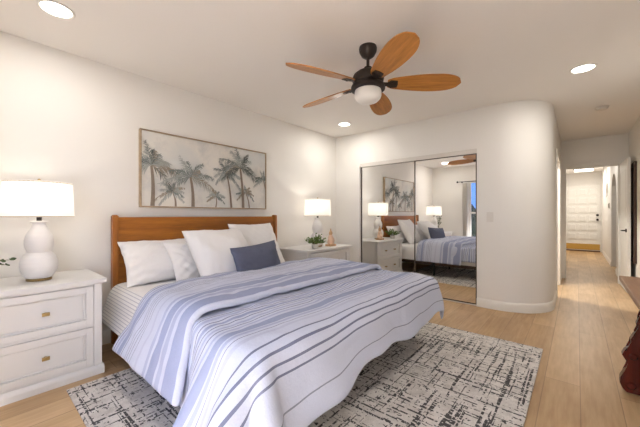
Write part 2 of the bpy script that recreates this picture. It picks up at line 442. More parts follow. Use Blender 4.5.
# ------------------------------------------------------------------ mirrored closet doors
MZ = 1.888
def mirror_door(x0, x1, y, label, bar):
    t_ = thing('mirror_door', label, 'mirror door', (x0, y, 0), 0, 'sliding mirrored closet doors')
    wd = x1-x0; z0, z1 = .014, MZ
    obj('mirror_panel', B(.010, wd-.010, -.003, .003, z0+.010, z1-(.008 if bar else .0)), 'mirror', t_)
    bm = bmesh.new()
    box(bm, 0, .014, -.010, .010, z0, z1, .002); box(bm, wd-.014, wd, -.010, .010, z0, z1, .002)
    box(bm, .014, wd-.014, -.008, .008, z0, z0+.012)
    if bar: box(bm, .014, wd-.014, -.008, .008, z1-.010, z1)
    obj('frame', bm, 'track', t_)
    return t_
mirror_door(OX0+.004, 1.42, YF+.045, 'left sliding mirror closet door, reflecting painting and nightstand', False)
mirror_door(1.385, OX1-.001, YF+.018, 'right sliding mirror closet door, reflecting fan and window', True)
bm = bmesh.new(); box(bm, OX0, OX1, YF+.006, YF+.06, 0, .010, .002)
struct('trim_7', bm, 'trim')
M['fascia'] = plain('glossy_fascia', srgb(228, 222, 214), .14)
bm = bmesh.new(); box(bm, OX0, OX1, YF+.002, YF+.03, MZ+.001, OZ, .003); box(bm, OX0, OX1, YF+.03, YF+.13, MZ+.001, MZ+.012)
struct('trim_8', bm, 'fascia')

# ------------------------------------------------------------------ ceiling lights, smoke detector
def can(loc, label, power=P_CAN, size=.15):
    t_ = thing('recessed_light', label, 'ceiling light', (loc[0], loc[1], CEIL), 0, 'round recessed ceiling lights')
    obj('trim_ring', Lt([(.078, 0), (.095, 0), (.095, -.004), (.088, -.009), (.078, -.004)], n=32, cap=False), 'trim', t_, True)
    obj('lens', Lt([(.078, 0), (.078, -.003)], n=32), 'lens', t_)
    ld = bpy.data.lights.new('downlight', 'AREA'); ld.shape = 'DISK'; ld.size = size; ld.energy = power; ld.color = (1, .965, .90)
    lo = bpy.data.objects.new('downlight', ld); C.objects.link(lo); lo.parent = t_; lo.location = (0, 0, -.012)
    return t_
can((.60, .36), 'round recessed ceiling light above the near lamp, at the left of the ceiling', 5)
can((.57, 3.53), 'round recessed ceiling light in the far corner beyond the fan', 6)
can((3.17, 3.58), 'round recessed ceiling light on the right, nearest the hallway', 8.5)
can((3.14, .36), 'round recessed ceiling light by the window and the right wall')
can((3.2, 8.1), 'unseen recessed light added in the entry hall nearest the open door', 5)  # added lamp, hidden above the door header, brightens the entry
can((3.2, 9.9), 'unseen recessed light added in the entry hall nearest the front door', 8)  # second added lamp out of view, lifts the far entry
can((2.35, 5.45), 'unseen recessed light added in the side room to brighten the hallway', 40)  # added lamp out of view, lights the hall through the doorway
sd = thing('smoke_detector', 'small round white smoke detector on the ceiling near the hallway', 'smoke detector', (3.36, 5.01, CEIL))
obj('base', Lt([(.065, 0), (.065, -.012), (.055, -.014)], n=28), 'plastic', sd, True)
obj('cover', Lt([(.055, -.014), (.055, -.026), (.045, -.036), (.012, -.038)], n=28), 'plastic', sd, True)
hl = thing('hall_ceiling_light', 'flush rectangular glowing ceiling light before the front door', 'ceiling light', (3.27, 11.3, CEIL))
obj('base', B(-.22, .22, -.14, .14, -.025, 0, bev=.004), 'bronze', hl)
obj('diffuser', B(-.205, .205, -.125, .125, -.075, -.025, bev=.02, seg=3), 'hall_lens', hl, True)
ld = bpy.data.lights.new('hall_lamp', 'AREA'); ld.shape = 'RECTANGLE'; ld.size = .4; ld.size_y = .24; ld.energy = 13; ld.color = (1, .94, .87)
lo = bpy.data.objects.new('hall_lamp', ld); C.objects.link(lo); lo.parent = hl; lo.location = (0, 0, -.09)

# ------------------------------------------------------------------ ceiling fan
fan = thing('ceiling_fan', 'bronze ceiling fan with five wooden blades and white glass bowl', 'ceiling fan', (1.885, 2.03, 0))
FZ = 2.152
obj('canopy', Lt([(.066, CEIL), (.070, CEIL-.015), (.066, CEIL-.04), (.050, CEIL-.07), (.026, CEIL-.088), (.016, CEIL-.09)], n=32), 'bronze', fan, True)
obj('downrod', Lt([(.012, CEIL-.09), (.012, 2.26)], n=16), 'bronze', fan, True)
obj('motor_housing', Lt([(.016, 2.285), (.030, 2.28), (.034, 2.262), (.050, 2.25), (.085, 2.24), (.112, 2.218), (.124, 2.19), (.120, 2.165), (.108, 2.155), (.108, 2.148), (.125, 2.14), (.132, 2.125), (.132, 2.105), (.120, 2.098)], n=40), 'bronze', fan, True)
obj('glass_bowl', Lt([(.100, 2.100), (.104, 2.085), (.104, 2.055), (.096, 2.033), (.076, 2.014), (.045, 2.002), (.012, 1.998)], n=40), 'globe', fan, True)
FR = .70
def blade_bm():
    bm = bmesh.new(); n = 28; r0, r1 = .150, FR; top = []; bot = []
    for i in range(n+1):
        u = i/n; uu = 1-(1-u)**1.0
        x = r0+(r1-r0)*(1-math.cos(u*PI/2*1.0)**1.0 if False else u)
        wd = .048+.042*math.sin(min(1, u/.62)*PI/2)
        tipu = max(0, (u-.62)/.38); wd *= math.sqrt(max(0.0, 1-tipu**2.6))
        if u < .06: wd *= .75+.25*(u/.06)
        top.append((x, max(wd, .004)*1.0)); bot.append((x, -max(wd, .004)*1.0))
    prism(bm, top+bot[::-1], 'z', -.004, .004)
    return bm
for k in range(5):
    a = R(35+72*k)
    b_ = obj('blade', blade_bm(), 'blade_wood', fan)
    b_.matrix_local = Matrix.Translation((0, 0, FZ)) @ Matrix.Rotation(a, 4, 'Z') @ Matrix.Rotation(R(1.5), 4, 'Y') @ Matrix.Rotation(R(-17), 4, 'X')
    bm = bmesh.new()
    prism(bm, [(.10, .022), (.15, .018), (.175, .04), (.225, .034), (.23, 0), (.225, -.034), (.175, -.04), (.15, -.018), (.10, -.022)], 'z', -.0105, -.0045)
    for (x, y) in ((.185, .022), (.185, -.022), (.212, 0)):
        lathe(bm, [(.007, -.0105), (.007, -.014), (.004, -.0155)], n=10, c=(x, y, 0))
    obj('blade_iron', bm, 'bronze', b_)

# ------------------------------------------------------------------ painting
pt = thing('painting', 'wide framed painting of grey green palm trees above the headboard', 'painting', (0, 1.775, 1.565))
PW, PH = 1.49, .735
bm = bmesh.new()
for (a, b, c_, d) in ((-PW/2, PW/2, -PH/2, -PH/2+.012), (-PW/2, PW/2, PH/2-.012, PH/2), (-PW/2, -PW/2+.012, -PH/2+.012, PH/2-.012), (PW/2-.012, PW/2, -PH/2+.012, PH/2-.012)):
    box(bm, .004, .048, a, b, c_, d)
obj('frame', bm, 'frame_wood', pt)['label'] = 'thin pale wood frame'
t = NT('canvas_wash'); v = t.coord()
f = t.noise(t.coord(scale=(1, 1, 1)), 3.5, 5, .65)
c = t.ramp(f, [(.3, srgb(196, 194, 190)), (.5, srgb(222, 217, 208)), (.7, srgb(229, 222, 210))])
c = t.mix(c, srgb(188, 194, 196), t.ramp(t.noise(v, 1.7, 3), [(.5, (0, 0, 0, 1)), (.7, (.7, .7, .7, 1))]))
t.base(c); t.set(.8); t.bump(t.noise(v, 300, 2), .2, .001); M['canvas'] = t.m
M['p_trunk'] = plain('paint_trunk', srgb(146, 130, 114), .8, var=.15, scale=40)
M['p_f1'] = plain('paint_frond_dark', srgb(98, 102, 96), .8, var=.15, scale=20)
M['p_f2'] = plain('paint_frond_mid', srgb(136, 142, 138), .8, var=.15, scale=20)
M['p_f3'] = plain('paint_frond_pale', srgb(172, 174, 168), .8, var=.1, scale=20)
M['p_f4'] = plain('paint_frond_tan', srgb(160, 148, 132), .8, var=.1, scale=20)
bm = bmesh.new(); box(bm, .004, .036, -PW/2+.012, PW/2-.012, -PH/2+.012, PH/2-.012)
layer = [.0362]
YLo, YHi, ZLo, ZHi = -PW/2+.013, PW/2-.013, -PH/2+.013, PH/2-.013
def ribbon(pts, ws, mi):
    layer[0] += .000004
    cl = lambda y, z: (min(max(y, YLo), YHi), min(max(z, ZLo), ZHi))
    L = []; Rg = []
    for i, (y, z) in enumerate(pts):
        a = pts[max(i-1, 0)]; b = pts[min(i+1, len(pts)-1)]; dy, dz = b[0]-a[0], b[1]-a[1]; q = math.hypot(dy, dz) or 1
        L.append(cl(y-dz/q*ws[i], z+dy/q*ws[i])); Rg.append(cl(y+dz/q*ws[i], z-dy/q*ws[i]))
    for i in range(len(pts)-1):
        q = [L[i], L[i+1], Rg[i+1], Rg[i]]
        ar = abs(sum(q[k][0]*q[(k+1) % 4][1]-q[(k+1) % 4][0]*q[k][1] for k in range(4)))/2
        if ar < 1e-8: continue
        f = bm.faces.new([bm.verts.new((layer[0], y, z)) for y, z in q]); f.material_index = mi
def palm(cy, cz, by, size, nf, dark=1):
    # trunk from the bottom edge to the crown
    n = 8; pts = [(by+(cy-by)*(i/n)+.01*math.sin(i/n*PI), ZLo+(cz-ZLo)*i/n) for i in range(n+1)]
    ribbon(pts, [size*.055*(1.15-.45*i/n) for i in range(n+1)], 1)
    for k in range(nf):
        a = R(-28+236*(k+.5)/nf+rnd.uniform(-9, 9)); Lh = size*rnd.uniform(.6, 1.05); droop = size*(.12+.3*abs(math.cos(a)))*rnd.uniform(.5, 1.3)
        mi = rnd.choice([2, 2, 3, 3, 4, 4, 5] if dark else [3, 4, 4, 5]); m = 7; pts = []
        for i in range(m+1):
            s = i/m; pts.append((cy+math.cos(a)*Lh*s, cz+math.sin(a)*Lh*s*.9-droop*s*s))
        ribbon(pts, [.0028*(1.2-s/m) for s in range(m+1)], mi)
        for i in range(1, m+1):
            for sub in (0, .33, .66):
                s = (i-sub)/m; y = cy+math.cos(a)*Lh*s; z = cz+math.sin(a)*Lh*s*.9-droop*s*s
                for sd_ in (-1, 1):
                    if rnd.random() < .22: continue
                    ang = math.atan2(math.sin(a)*.9*Lh-2*droop*s, math.cos(a)*Lh)+sd_*R(38+rnd.uniform(-12, 12)); ll = size*.24*(1.1-.75*s)*rnd.uniform(.7, 1.2)
                    ribbon([(y, z), (y+math.cos(ang)*ll*.5, z+math.sin(ang)*ll*.5-.004), (y+math.cos(ang)*ll, z+math.sin(ang)*ll-.018*size/.3)], [.0022, .0030, .0004], mi)
def pp(px, py):   # spot on the canvas measured from the photograph of it -> local wall coordinates
    tq = (px-320)/300; d = 3.09/(.651-.759*tq); return (d*(.759+.651*tq)-1.775, 1.124+(215-py)/300*d-1.565)
for (px, py, bpx, size, nf, dk) in ((173, 192, 176, .17, 11, 0), (216, 196, 216, .13, 9, 0), (246, 193, 249.5, .15, 9, 0), (227, 174, 231.5, .21, 12, 0),
                                   (151.5, 165, 152.5, .31, 17, 1), (190.5, 177, 193, .30, 13, 1), (240, 168, 243, .31, 15, 1), (263, 180, 268, .16, 9, 1)):
    y, z = pp(px, py); palm(y, z, pp(bpx, 208)[0], size, nf, dk)
obj('canvas', bm, ['canvas', 'p_trunk', 'p_f1', 'p_f2', 'p_f3', 'p_f4'], pt)

# ------------------------------------------------------------------ nightstands
def nightstand(loc, label):
    t_ = thing('nightstand', label, 'nightstand', loc, 0, 'white two drawer nightstands beside the bed')
    H = .675
    obj('top', B(.016, .575, -.49, .49, H-.032, H, bev=.006), 'cab', t_)
    bm = bmesh.new()
    box(bm, .03, .53, -.465, -.445, .06, H-.032); box(bm, .03, .53, .445, .465, .06, H-.032)           # sides
    box(bm, .03, .05, -.445, .445, .06, H-.032); box(bm, .05, .52, -.445, .445, .06, .075)             # back, bottom
    box(bm, .50, .55, -.465, -.418, .06, H-.032, .003); box(bm, .50, .55, .418, .465, .06, H-.032, .003)  # stiles
    box(bm, .50, .545, -.418, .418, .628, H-.032); box(bm, .50, .545, -.418, .418, .340, .352); box(bm, .50, .545, -.418, .418, .06, .075)
    obj('carcass', bm, 'cab', t_)
    bm = bmesh.new(); prism(bm, [(.03, 0), (.564, 0), (.564, .038), (.558, .052), (.552, .062), (.03, .062)], 'y', -.476, .476)
    obj('plinth', bm, 'cab', t_)
    for (z0, z1) in ((.355, .625), (.078, .337)):
        bm = bmesh.new(); y0, y1 = -.415, .415; q = .042
        for (a, b, c_, d) in ((y0, y0+q, z0, z1), (y1-q, y1, z0, z1), (y0+q, y1-q, z0, z0+q), (y0+q, y1-q, z1-q, z1)): box(bm, .525, .552, a, b, c_, d, .0015, 1)
        box(bm, .515, .530, y0+q, y1-q, z0+q, z1-q)
        e = .012; # bevelled inner bead
        for (a, b, c_, d) in ((y0+q, y0+q+e, z0+q, z1-q), (y1-q-e, y1-q, z0+q, z1-q), (y0+q+e, y1-q-e, z0+q, z0+q+e), (y0+q+e, y1-q-e, z1-q-e, z1-q)): box(bm, .530, .541, a, b, c_, d, .004, 1)
        dr = obj('drawer', bm, 'cab', t_)
        for y in (-.165, .165):
            zc = (z0+z1)/2; bm = bmesh.new(); box(bm, .530, .556, y-.006, y+.006, zc-.006, zc+.006); box(bm, .556, .566, y-.019, y+.019, zc-.011, zc+.011, .002)
            obj('knob', bm, 'brass', dr)['label'] = 'small rectangular brass knob'
    return t_
ns1 = nightstand((0, .15, 0), 'white nightstand at the left edge, near lamp on it')
dup(ns1, (0, 3.24, 0), 'white nightstand beyond the bed, in the corner by the mirror doors')

# ------------------------------------------------------------------ table lamps
def lamp(loc, label):
    t_ = thing('table_lamp', label, 'lamp', loc, 0, 'white gourd lamps on the nightstands')
    obj('base', Lt([(.066, 0), (.068, .003), (.068, .012), (.064, .016)], n=36), 'brass', t_, True)['label'] = 'round brass foot'
    rib = lambda a, z: 1+.006*math.sin(z*420)
    prof = [(.060, .016), (.070, .020), (.086, .045), (.097, .075), (.101, .105), (.098, .135), (.086, .165), (.070, .186), (.063, .195), (.066, .205), (.073, .225),
            (.077, .25), (.077, .275), (.071, .305), (.058, .335), (.044, .362), (.036, .382), (.036, .390), (.047, .396), (.050, .402), (.047, .408), (.02, .409)]
    dense = []
    for (a, b) in zip(prof, prof[1:]):
        for k in range(3): dense.append((a[0]+(b[0]-a[0])*k/3, a[1]+(b[1]-a[1])*k/3))
    dense.append(prof[-1])
    obj('body', Lt(dense, n=44, rfun=rib), 'ceramic', t_, True)
    bm = bmesh.new(); lathe(bm, [(.014, .409), (.014, .455), (.008, .46)], n=16)
    obj('socket', bm, 'bronze', t_, True)
    bm = bmesh.new(); zb, zt, rb, rt = .435, .675, .190, .180
    lathe(bm, [(rb, zb), (rt, zt)], n=56, cap=False)
    s = obj('lamp_shade', bm, 'shade', t_, True); s['label'] = 'white drum shade glowing'
    bm = bmesh.new()
    tube(bm, [(.179*math.cos(a), .179*math.sin(a), zt-.006) for a in (2*PI*i/48 for i in range(49))], .0022, 6)
    tube(bm, [(.189*math.cos(a), .189*math.sin(a), zb+.003) for a in (2*PI*i/48 for i in range(49))], .0022, 6)
    for k in range(3):
        a = R(30+120*k); tube(bm, [(0, 0, zt-.01), (.178*math.cos(a), .178*math.sin(a), zt-.008)], .002, 6)
    tube(bm, [(.02, 0, .45), (.045, 0, .50), (.045, 0, .60), (.004, 0, zt-.008)], .0018, 6)
    obj('shade_ring', bm, 'brass', s)
    obj('finial', Lt([(.004, zt-.012), (.004, zt), (.010, zt+.006), (.012, zt+.014), (.006, zt+.024), (.002, zt+.026)], n=16), 'brass', t_, True)
    bm = bmesh.new(); bmesh.ops.create_uvsphere(bm, u_segments=16, v_segments=12, radius=.028, matrix=Matrix.Translation((0, 0, .52)))
    obj('bulb', bm, 'bulb', t_, True)
    ld = bpy.data.lights.new('bulb_light', 'POINT'); ld.energy = P_LAMP; ld.color = (1, .93, .84); ld.shadow_soft_size = .03
    lo = bpy.data.objects.new('bulb_light', ld); C.objects.link(lo); lo.parent = t_; lo.location = (0, 0, .57)
    return t_
M['bulb'] = emit('bulb_glass', (1, .9, .78, 1), 8)
lp = lamp((.30, .312, .675), 'white double gourd lamp with lit drum shade on the near nightstand')
dup(lp, (.30, 3.25, .675), 'white double gourd lamp with lit drum shade on the far nightstand')

# ------------------------------------------------------------------ plants and ornament
def leaf(bm, p, d, L, W, bend=.3, roll=0):
    d = Vector(d).normalized(); s = d.cross(Vector((0, 0, 1)));
    s = s.normalized() if s.length > .01 else Vector((1, 0, 0)); s = Matrix.Rotation(roll, 3, d) @ s; nrm = s.cross(d)
    n = 5; Lp = []; Rp = []; Mp = []
    for i in range(n+1):
        u = i/n; wv = W*math.sin(PI*min(1, u*.92+.08))**.8 if i < n else .0005; c_ = Vector(p)+d*L*u-Vector((0, 0, bend*L*u*u))
        Mp.append(bm.verts.new(c_)); Lp.append(bm.verts.new(c_+s*wv+nrm*wv*.25)); Rp.append(bm.verts.new(c_-s*wv+nrm*wv*.25))
    for i in range(n):
        bm.faces.new((Mp[i], Mp[i+1], Lp[i+1], Lp[i])); bm.faces.new((Mp[i], Rp[i], Rp[i+1], Mp[i+1]))
pl = thing('potted_plant', 'small bushy green plant in a white pot on the far nightstand', 'plant', (.47, 3.00, .675))
obj('pot', Lt([(.030, 0), (.040, .004), (.046, .03), (.047, .055), (.044, .062), (.041, .06), (.040, .05)], n=28), 'pot', pl, True)
obj('soil', Lt([(.040, .048), (.038, .054)], n=20), 'soil', pl)
bm = bmesh.new(); bs = bmesh.new()
for k in range(44):
    a = rnd.random()*2*PI; el = rnd.uniform(.35, 1.35); L = rnd.uniform(.06, .15); d = Vector((math.cos(a)*math.cos(el), math.sin(a)*math.cos(el), math.sin(el)))
    p0 = Vector((math.cos(a)*.015, math.sin(a)*.015, .055)); p1 = p0+d*L; tube(bs, [p0, p0+d*L*.5+Vector((0, 0, .008)), p1], .0014, 5)
    for j in range(6):
        q = p0.lerp(p1, .45+.11*j); aa = rnd.random()*2*PI; leaf(bm, q, d+Vector((math.cos(aa), math.sin(aa), rnd.uniform(-.2, .6)))*.9, rnd.uniform(.022, .036), rnd.uniform(.007, .012), .3, rnd.random()*3)
obj('foliage', bm, 'leaf', pl, True); obj('stems', bs, 'stem', pl, True)

vp = thing('leafy_branch_vase', 'vase of loose green sprigs at the left edge beside the near lamp', 'plant', (.30, -.02, .675))
obj('vase', Lt([(.034, 0), (.046, .006), (.052, .04), (.044, .075), (.028, .095), (.026, .105), (.030, .11)], n=28), 'pot', vp, True)
bm = bmesh.new(); bs = bmesh.new()
for (dx, dy, hz) in ((.04, -.10, .34), (-.05, -.04, .38), (.02, .03, .33), (.0, -.16, .26), (.05, .17, .03), (.0, .19, .055), (.09, .06, .16)):
    p0 = Vector((0, 0, .09)); top = Vector((dx, dy, .10+hz)); mid = Vector((dx*.35, dy*.35, .10+hz*.6+.03))
    pts = [p0.lerp(mid, s)*(1-s)+mid.lerp(top, s)*s for s in (0, .2, .4, .6, .8, 1)]; tube(bs, pts, .0018, 5)
    for s in np.linspace(.3, 1, 9):
        q = p0.lerp(mid, s)*(1-s)+mid.lerp(top, s)*s
        for sd_ in (-1, 1):
            a = rnd.random()*2*PI; leaf(bm, q, Vector((math.cos(a), math.sin(a), rnd.uniform(-.1, .7))), rnd.uniform(.025, .04), rnd.uniform(.008, .012), .25, rnd.random()*3)
obj('foliage', bm, 'leaf_dark', vp, True); obj('stems', bs, 'stem', vp, True)

og = thing('ornament', 'small pinkish gold ornament with pointed top beside the far lamp', 'ornament', (.42, 3.40, .675))
obj('base', B(-.045, .045, -.062, .062, 0, .022, bev=.005), 'rose_wood', og, True)
bm = bmesh.new()
lathe(bm, [(.040, .022), (.046, .035), (.044, .055), (.032, .078), (.034, .09), (.030, .108), (.018, .122)], n=20, rfun=lambda a, z: 1+.12*math.cos(2*a+PI))
for s in (-1, 1): tube(bm, [(.0, s*.030, .10), (.012, s*.044, .075), (.030, s*.030, .055), (.038, s*.008, .050)], [.012, .012, .010, .008], 10)
obj('body', bm, 'rose', og, True)
og.scale = (1.1, 1.1, 1.3)
obj('top', Lt([(.012, .118), (.022, .130), (.025, .145), (.020, .160), (.012, .168), (.010, .176), (.003, .196)], n=18), 'rose_wood', og, True)
sw = thing('light_switch', 'small white light switch plate right of the mirror doors', 'light switch', (2.335, YF, 1.10))
obj('plate', B(-.037, .037, -.006, 0, -.06, .06, bev=.002), 'plastic', sw); obj('rocker', B(-.017, .017, -.010, -.006, -.034, .034, bev=.001), 'plastic', sw)
th = thing('thermostat', 'small dark thermostat on the entry hall wall between niche and arch', 'thermostat', (XHR, 9.62, 1.34))
obj('body', B(-.02, 0, -.05, .05, -.06, .06, bev=.004), 'plastic', th); obj('screen', B(-.024, -.02, -.04, .04, -.045, .045), 'dark_plastic', th)
# tall dark framed mirror on the right wall by the open door
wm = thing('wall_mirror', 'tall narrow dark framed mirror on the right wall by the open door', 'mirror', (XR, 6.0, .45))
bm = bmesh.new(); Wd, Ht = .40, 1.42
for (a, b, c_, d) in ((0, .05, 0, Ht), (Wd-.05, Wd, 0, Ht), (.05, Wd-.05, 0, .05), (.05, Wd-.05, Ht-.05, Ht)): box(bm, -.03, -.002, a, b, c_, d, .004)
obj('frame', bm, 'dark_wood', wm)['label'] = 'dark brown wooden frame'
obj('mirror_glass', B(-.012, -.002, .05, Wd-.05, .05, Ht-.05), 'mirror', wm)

# ------------------------------------------------------------------ console table at the right edge
ct = thing('console_table', 'carved reddish wood console table against the right wall, cut by the frame', 'table', (0, 0, 0))
bm = bmesh.new(); box(bm, 3.345, 3.745, 1.05, 2.86, .685, .715, .006, 3); box(bm, 3.375, 3.745, 1.09, 2.82, .66, .685, .004)
obj('table_top', bm, 'table_top', ct)
obj('apron', B(3.44, 3.73, 1.2, 2.68, .58, .66, bev=.004), 'mahogany', ct)
left = [(.0, .02), (-.012, .05), (-.01, .085), (.006, .125), (.024, .155), (.030, .185), (.012, .205), (-.002, .232), (.010, .262), (.030, .285), (.040, .31), (.036, .338), (.050, .37), (.062, .385), (.075, .42), (.062, .445), (.078, .48), (.09, .53), (.075, .57), (.07, .66)]
prof = [(3.35+x, z) for x, z in [(.02, 0)]+left]; prof += [(3.73-(x*.6), z) for x, z in (left+[])[::-1]]+[(3.71, 0)]
for yy in (2.74, 1.16):
    bm = bmesh.new(); prism(bm, prof, 'y', yy-.035, yy+.035)
    es = [e for e in bm.edges if abs(e.verts[0].co.y-e.verts[1].co.y) < 1e-6]
    bmesh.ops.bevel(bm, geom=es, offset=.007, segments=2, affect='EDGES')
    for (x, z, r) in ((3.375, .05, .03), (3.385, .235, .026), (3.43, .44, .024)):     # carved scroll eyes
        for s in (-1, 1): tube(bm, [(x+.012, yy+s*.030, z), (x+.012, yy+s*.046, z)], [r, r*.55], 14)
    obj('carved_leg', bm, 'mahogany', ct, True)
bm = bmesh.new(); tube(bm, [(3.55, 1.19, .16), (3.55, 2.71, .16)], .022, 12); obj('stretcher', bm, 'mahogany', ct, True)

# ------------------------------------------------------------------ rug
RX0, RX1, RY0, RY1 = .66, 2.915, .40, 3.10
rug = obj('rug', B(RX0, RX1, RY0, RY1, .001, .011, bev=.003), 'rug')
tag(rug, 'off white area rug with broken dark crosshatch lines under the bed', 'rug')
for (y, s) in ((RY1, 1),):
    bm = bmesh.new(); x = RX0+.01
    while x < RX1-.01:
        dx = rnd.uniform(-.008, .008); L = rnd.uniform(.014, .022)
        v = [bm.verts.new(p) for p in ((x-.0035, y, .008), (x+.0035, y, .008), (x+dx+.005, y+s*L, .003), (x+dx-.005, y+s*L, .003))]
        bm.faces.new(v if s > 0 else v[::-1])
        x += .016
    obj('fringe', bm, 'fringe', rug)

# ------------------------------------------------------------------ bed
bed = thing('bed', 'walnut wood bed with tall flat headboard and dark legs, against the wall', 'bed', (0, 1.735, 0))
BY0, BY1 = .785, 2.665; MT = .525
hbY0, hbY1 = .80-1.735, 2.665-1.735
obj('headboard', B(.045, .080, hbY0+.045, hbY1-.045, .34, 1.105, bev=.003), 'bed_wood', bed)
for s in (hbY0, hbY1-.045):
    bm = bmesh.new(); yc = s+.0225
    prism(bm, [(.030, 0), (.075, 0), (.098, .30), (.098, 1.115), (.090, 1.125), (.040, 1.125), (.030, 1.115)], 'y', s, s+.045)
    bmesh.ops.bevel(bm, geom=list(bm.edges), offset=.008, segments=3, affect='EDGES')
    obj('post', bm, 'post_wood', bed, True)
bm = bmesh.new(); sy0, sy1 = BY0-1.735, BY1-1.735
box(bm, .10, 2.06, sy0+.03, sy0+.055, .20, .30, .004); box(bm, .10, 2.06, sy1-.055, sy1-.03, .20, .30, .004); box(bm, 2.035, 2.06, sy0+.055, sy1-.055, .20, .30, .004)
obj('side_rail', bm, 'dark_wood', bed)
bm = bmesh.new()
for i in range(13): x = .16+i*.152; box(bm, x, x+.08, sy0+.055, sy1-.055, .278, .295)
obj('slats', bm, 'dark_wood', bed)
for (x, y) in ((1.13, sy0+.045), (1.13, sy1-.045), (2.0, sy0+.045), (2.0, sy1-.045), (1.13, 0)):
    obj('leg', Lt([(.016, 0), (.026, .2), (.026, .278)], n=16), 'black', bed, True, loc=(x, y, .0115 if x > .66 else 0))
# mattress
bm = B(.085, 2.08, BY0+.012, BY1-.012, .296, MT-.004, bev=.05, seg=4)
mt = obj('mattress', bm, 'white_cloth', None, True); tag(mt, 'thick white mattress on the wooden bed, mostly under the bedding', 'mattress')

# ---- cloth pieces: a small position based solver drops each sheet over the bed
def box_push(Pt, lo, hi, r):
    lo2 = lo+r; hi2 = hi-r
    q = np.clip(Pt, lo2, hi2); d = Pt-q; L = np.linalg.norm(d, axis=-1)
    inside = L < r
    # deep inside: push up
    deep = L < 1e-6
    out = Pt.copy()
    m = inside & ~deep
    out[m] = q[m]+d[m]/L[m][:, None]*r
    out[deep, 2] = hi[2]
    return out, inside
def drape(x0, x1, xn, y0, y1, ztop, lo, hi, r=.05, steps=260, seed=1, slack=1.015, amp=.012, iters=10, bend=.25, pin=None, sp=.028, floor=.03, fric=.6, extra=None, k0=.3, kc=.55, foot=False):
    nu = int(round((x1-x0)/sp))+1; nv = int(round((y1-y0)/sp))+1
    U, V = np.meshgrid(np.linspace(x0, x1, nu), np.linspace(y0, y1, nv), indexing='ij')
    rng = np.random.RandomState(seed)
    Pt = np.stack([U, V, np.full_like(U, ztop+.02)], -1)
    z = np.zeros_like(U)
    for _ in range(14):
        kx, ky = rng.uniform(-14, 14), rng.uniform(-9, 9); z += np.sin(kx*U+ky*V+rng.uniform(0, 6))*rng.uniform(.3, 1)
    Pt[..., 2] += (z-z.min())*amp*.25
    # start already laid over the edges
    ox = np.clip(U-(hi[0]-.02), 0, None); oy = np.where(V < lo[1]+.02, V-(lo[1]+.02), np.where(V > hi[1]-.02, V-(hi[1]-.02), 0.0))
    L = np.hypot(ox, oy)+1e-9; kk = np.where((ox > 0) & (oy != 0), kc, k0)
    m = L > 1e-6
    if foot:      # stiff quilt laid by hand: hem drops lower towards the near corner, near side stands out more, soft vertical folds
        ox = ox*(1+.28*np.clip((1.5-V)/.8, 0, 1)+.05*np.sin(V*7)+.03*np.sin(V*17))
        L = np.hypot(ox, oy)+1e-9; th_ = np.arctan2(ox, np.abs(oy)+1e-9)
        side = np.where(oy < 0, .06+.48*np.clip((U-1.66)/.28, 0, 1), .12)*np.cos(th_)**2+.24*np.sin(th_)**2+np.where((ox > 0) & (oy < 0), .20*np.sin(2*th_), 0)
        rip = .055*np.sin(U*23+V*4)*(oy != 0)*np.cos(th_)**2+.03*np.sin(V*13)*(ox > 0)*np.sin(th_)**2+.14*np.sin(7*th_)*np.sin(2*th_)*(oy < 0)*(ox > 0)
        kk = np.clip(side+rip*np.minimum(L/.15, 1), .02, .9)
    Pt[..., 0] = np.where(m, np.minimum(U, hi[0]-.02)+ox/L*(L*kk+.05*np.minimum(L/.05, 1)), Pt[..., 0])
    Pt[..., 1] = np.where(m, V-oy+oy/L*(L*kk+.05*np.minimum(L/.05, 1)), Pt[..., 1])
    Pt[..., 2] -= np.where(m, np.maximum(L-.04, 0)*np.sqrt(1-kk**2), 0)
    rest_u = (x1-x0)/(nu-1)*slack; rest_v = (y1-y0)/(nv-1)*slack; rd = math.hypot(rest_u, rest_v)
    vel = np.zeros_like(Pt); dt = .016
    def con(A, Bs, rest, k):
        d = Pt[Bs]-Pt[A]; L = np.linalg.norm(d, axis=-1, keepdims=True)+1e-9; c = d*((L-rest)/L*.5*k); Pt[A] += c; Pt[Bs] -= c
    def con1(A, Bs, rest, k):   # resist compression only (bending)
        d = Pt[Bs]-Pt[A]; L = np.linalg.norm(d, axis=-1, keepdims=True)+1e-9; e = np.minimum(L-rest, 0); c = d*(e/L*.5*k); Pt[A] += c; Pt[Bs] -= c
    sl = slice
    def pairs(du, dv, st):
        res = []
        n_u, n_v = nu, nv
        for off in range(st):
            if du: a0 = np.arange(0, n_u-du); a0 = a0[(a0//du) % 2 == off]
            else: a0 = np.arange(n_u)
            if dv: b0 = np.arange(0, n_v-abs(dv)); b0 = b0[(b0//abs(dv)) % 2 == off] if not du else b0
            else: b0 = np.arange(n_v)
            if dv >= 0: res.append((np.ix_(a0, b0), np.ix_(a0+du, b0+dv)))
            else: res.append((np.ix_(a0, b0+abs(dv)), np.ix_(a0+du, b0)))
        return res
    cs = [(a, b, rest_u, 1.0, 0) for a, b in pairs(1, 0, 2)]+[(a, b, rest_v, 1.0, 0) for a, b in pairs(0, 1, 2)]
    cs += [(a, b, rd, .35, 0) for a, b in pairs(1, 1, 2)]+[(a, b, rd, .35, 0) for a, b in pairs(1, -1, 2)]
    cs += [(a, b, rest_u*2, bend, 1) for a, b in pairs(2, 0, 2)]+[(a, b, rest_v*2, bend, 1) for a, b in pairs(0, 2, 2)]
    cs += [(a, b, rest_u*4*.985, bend*.8, 1) for a, b in pairs(4, 0, 2)]+[(a, b, rest_v*4*.985, bend*.8, 1) for a, b in pairs(0, 4, 2)]
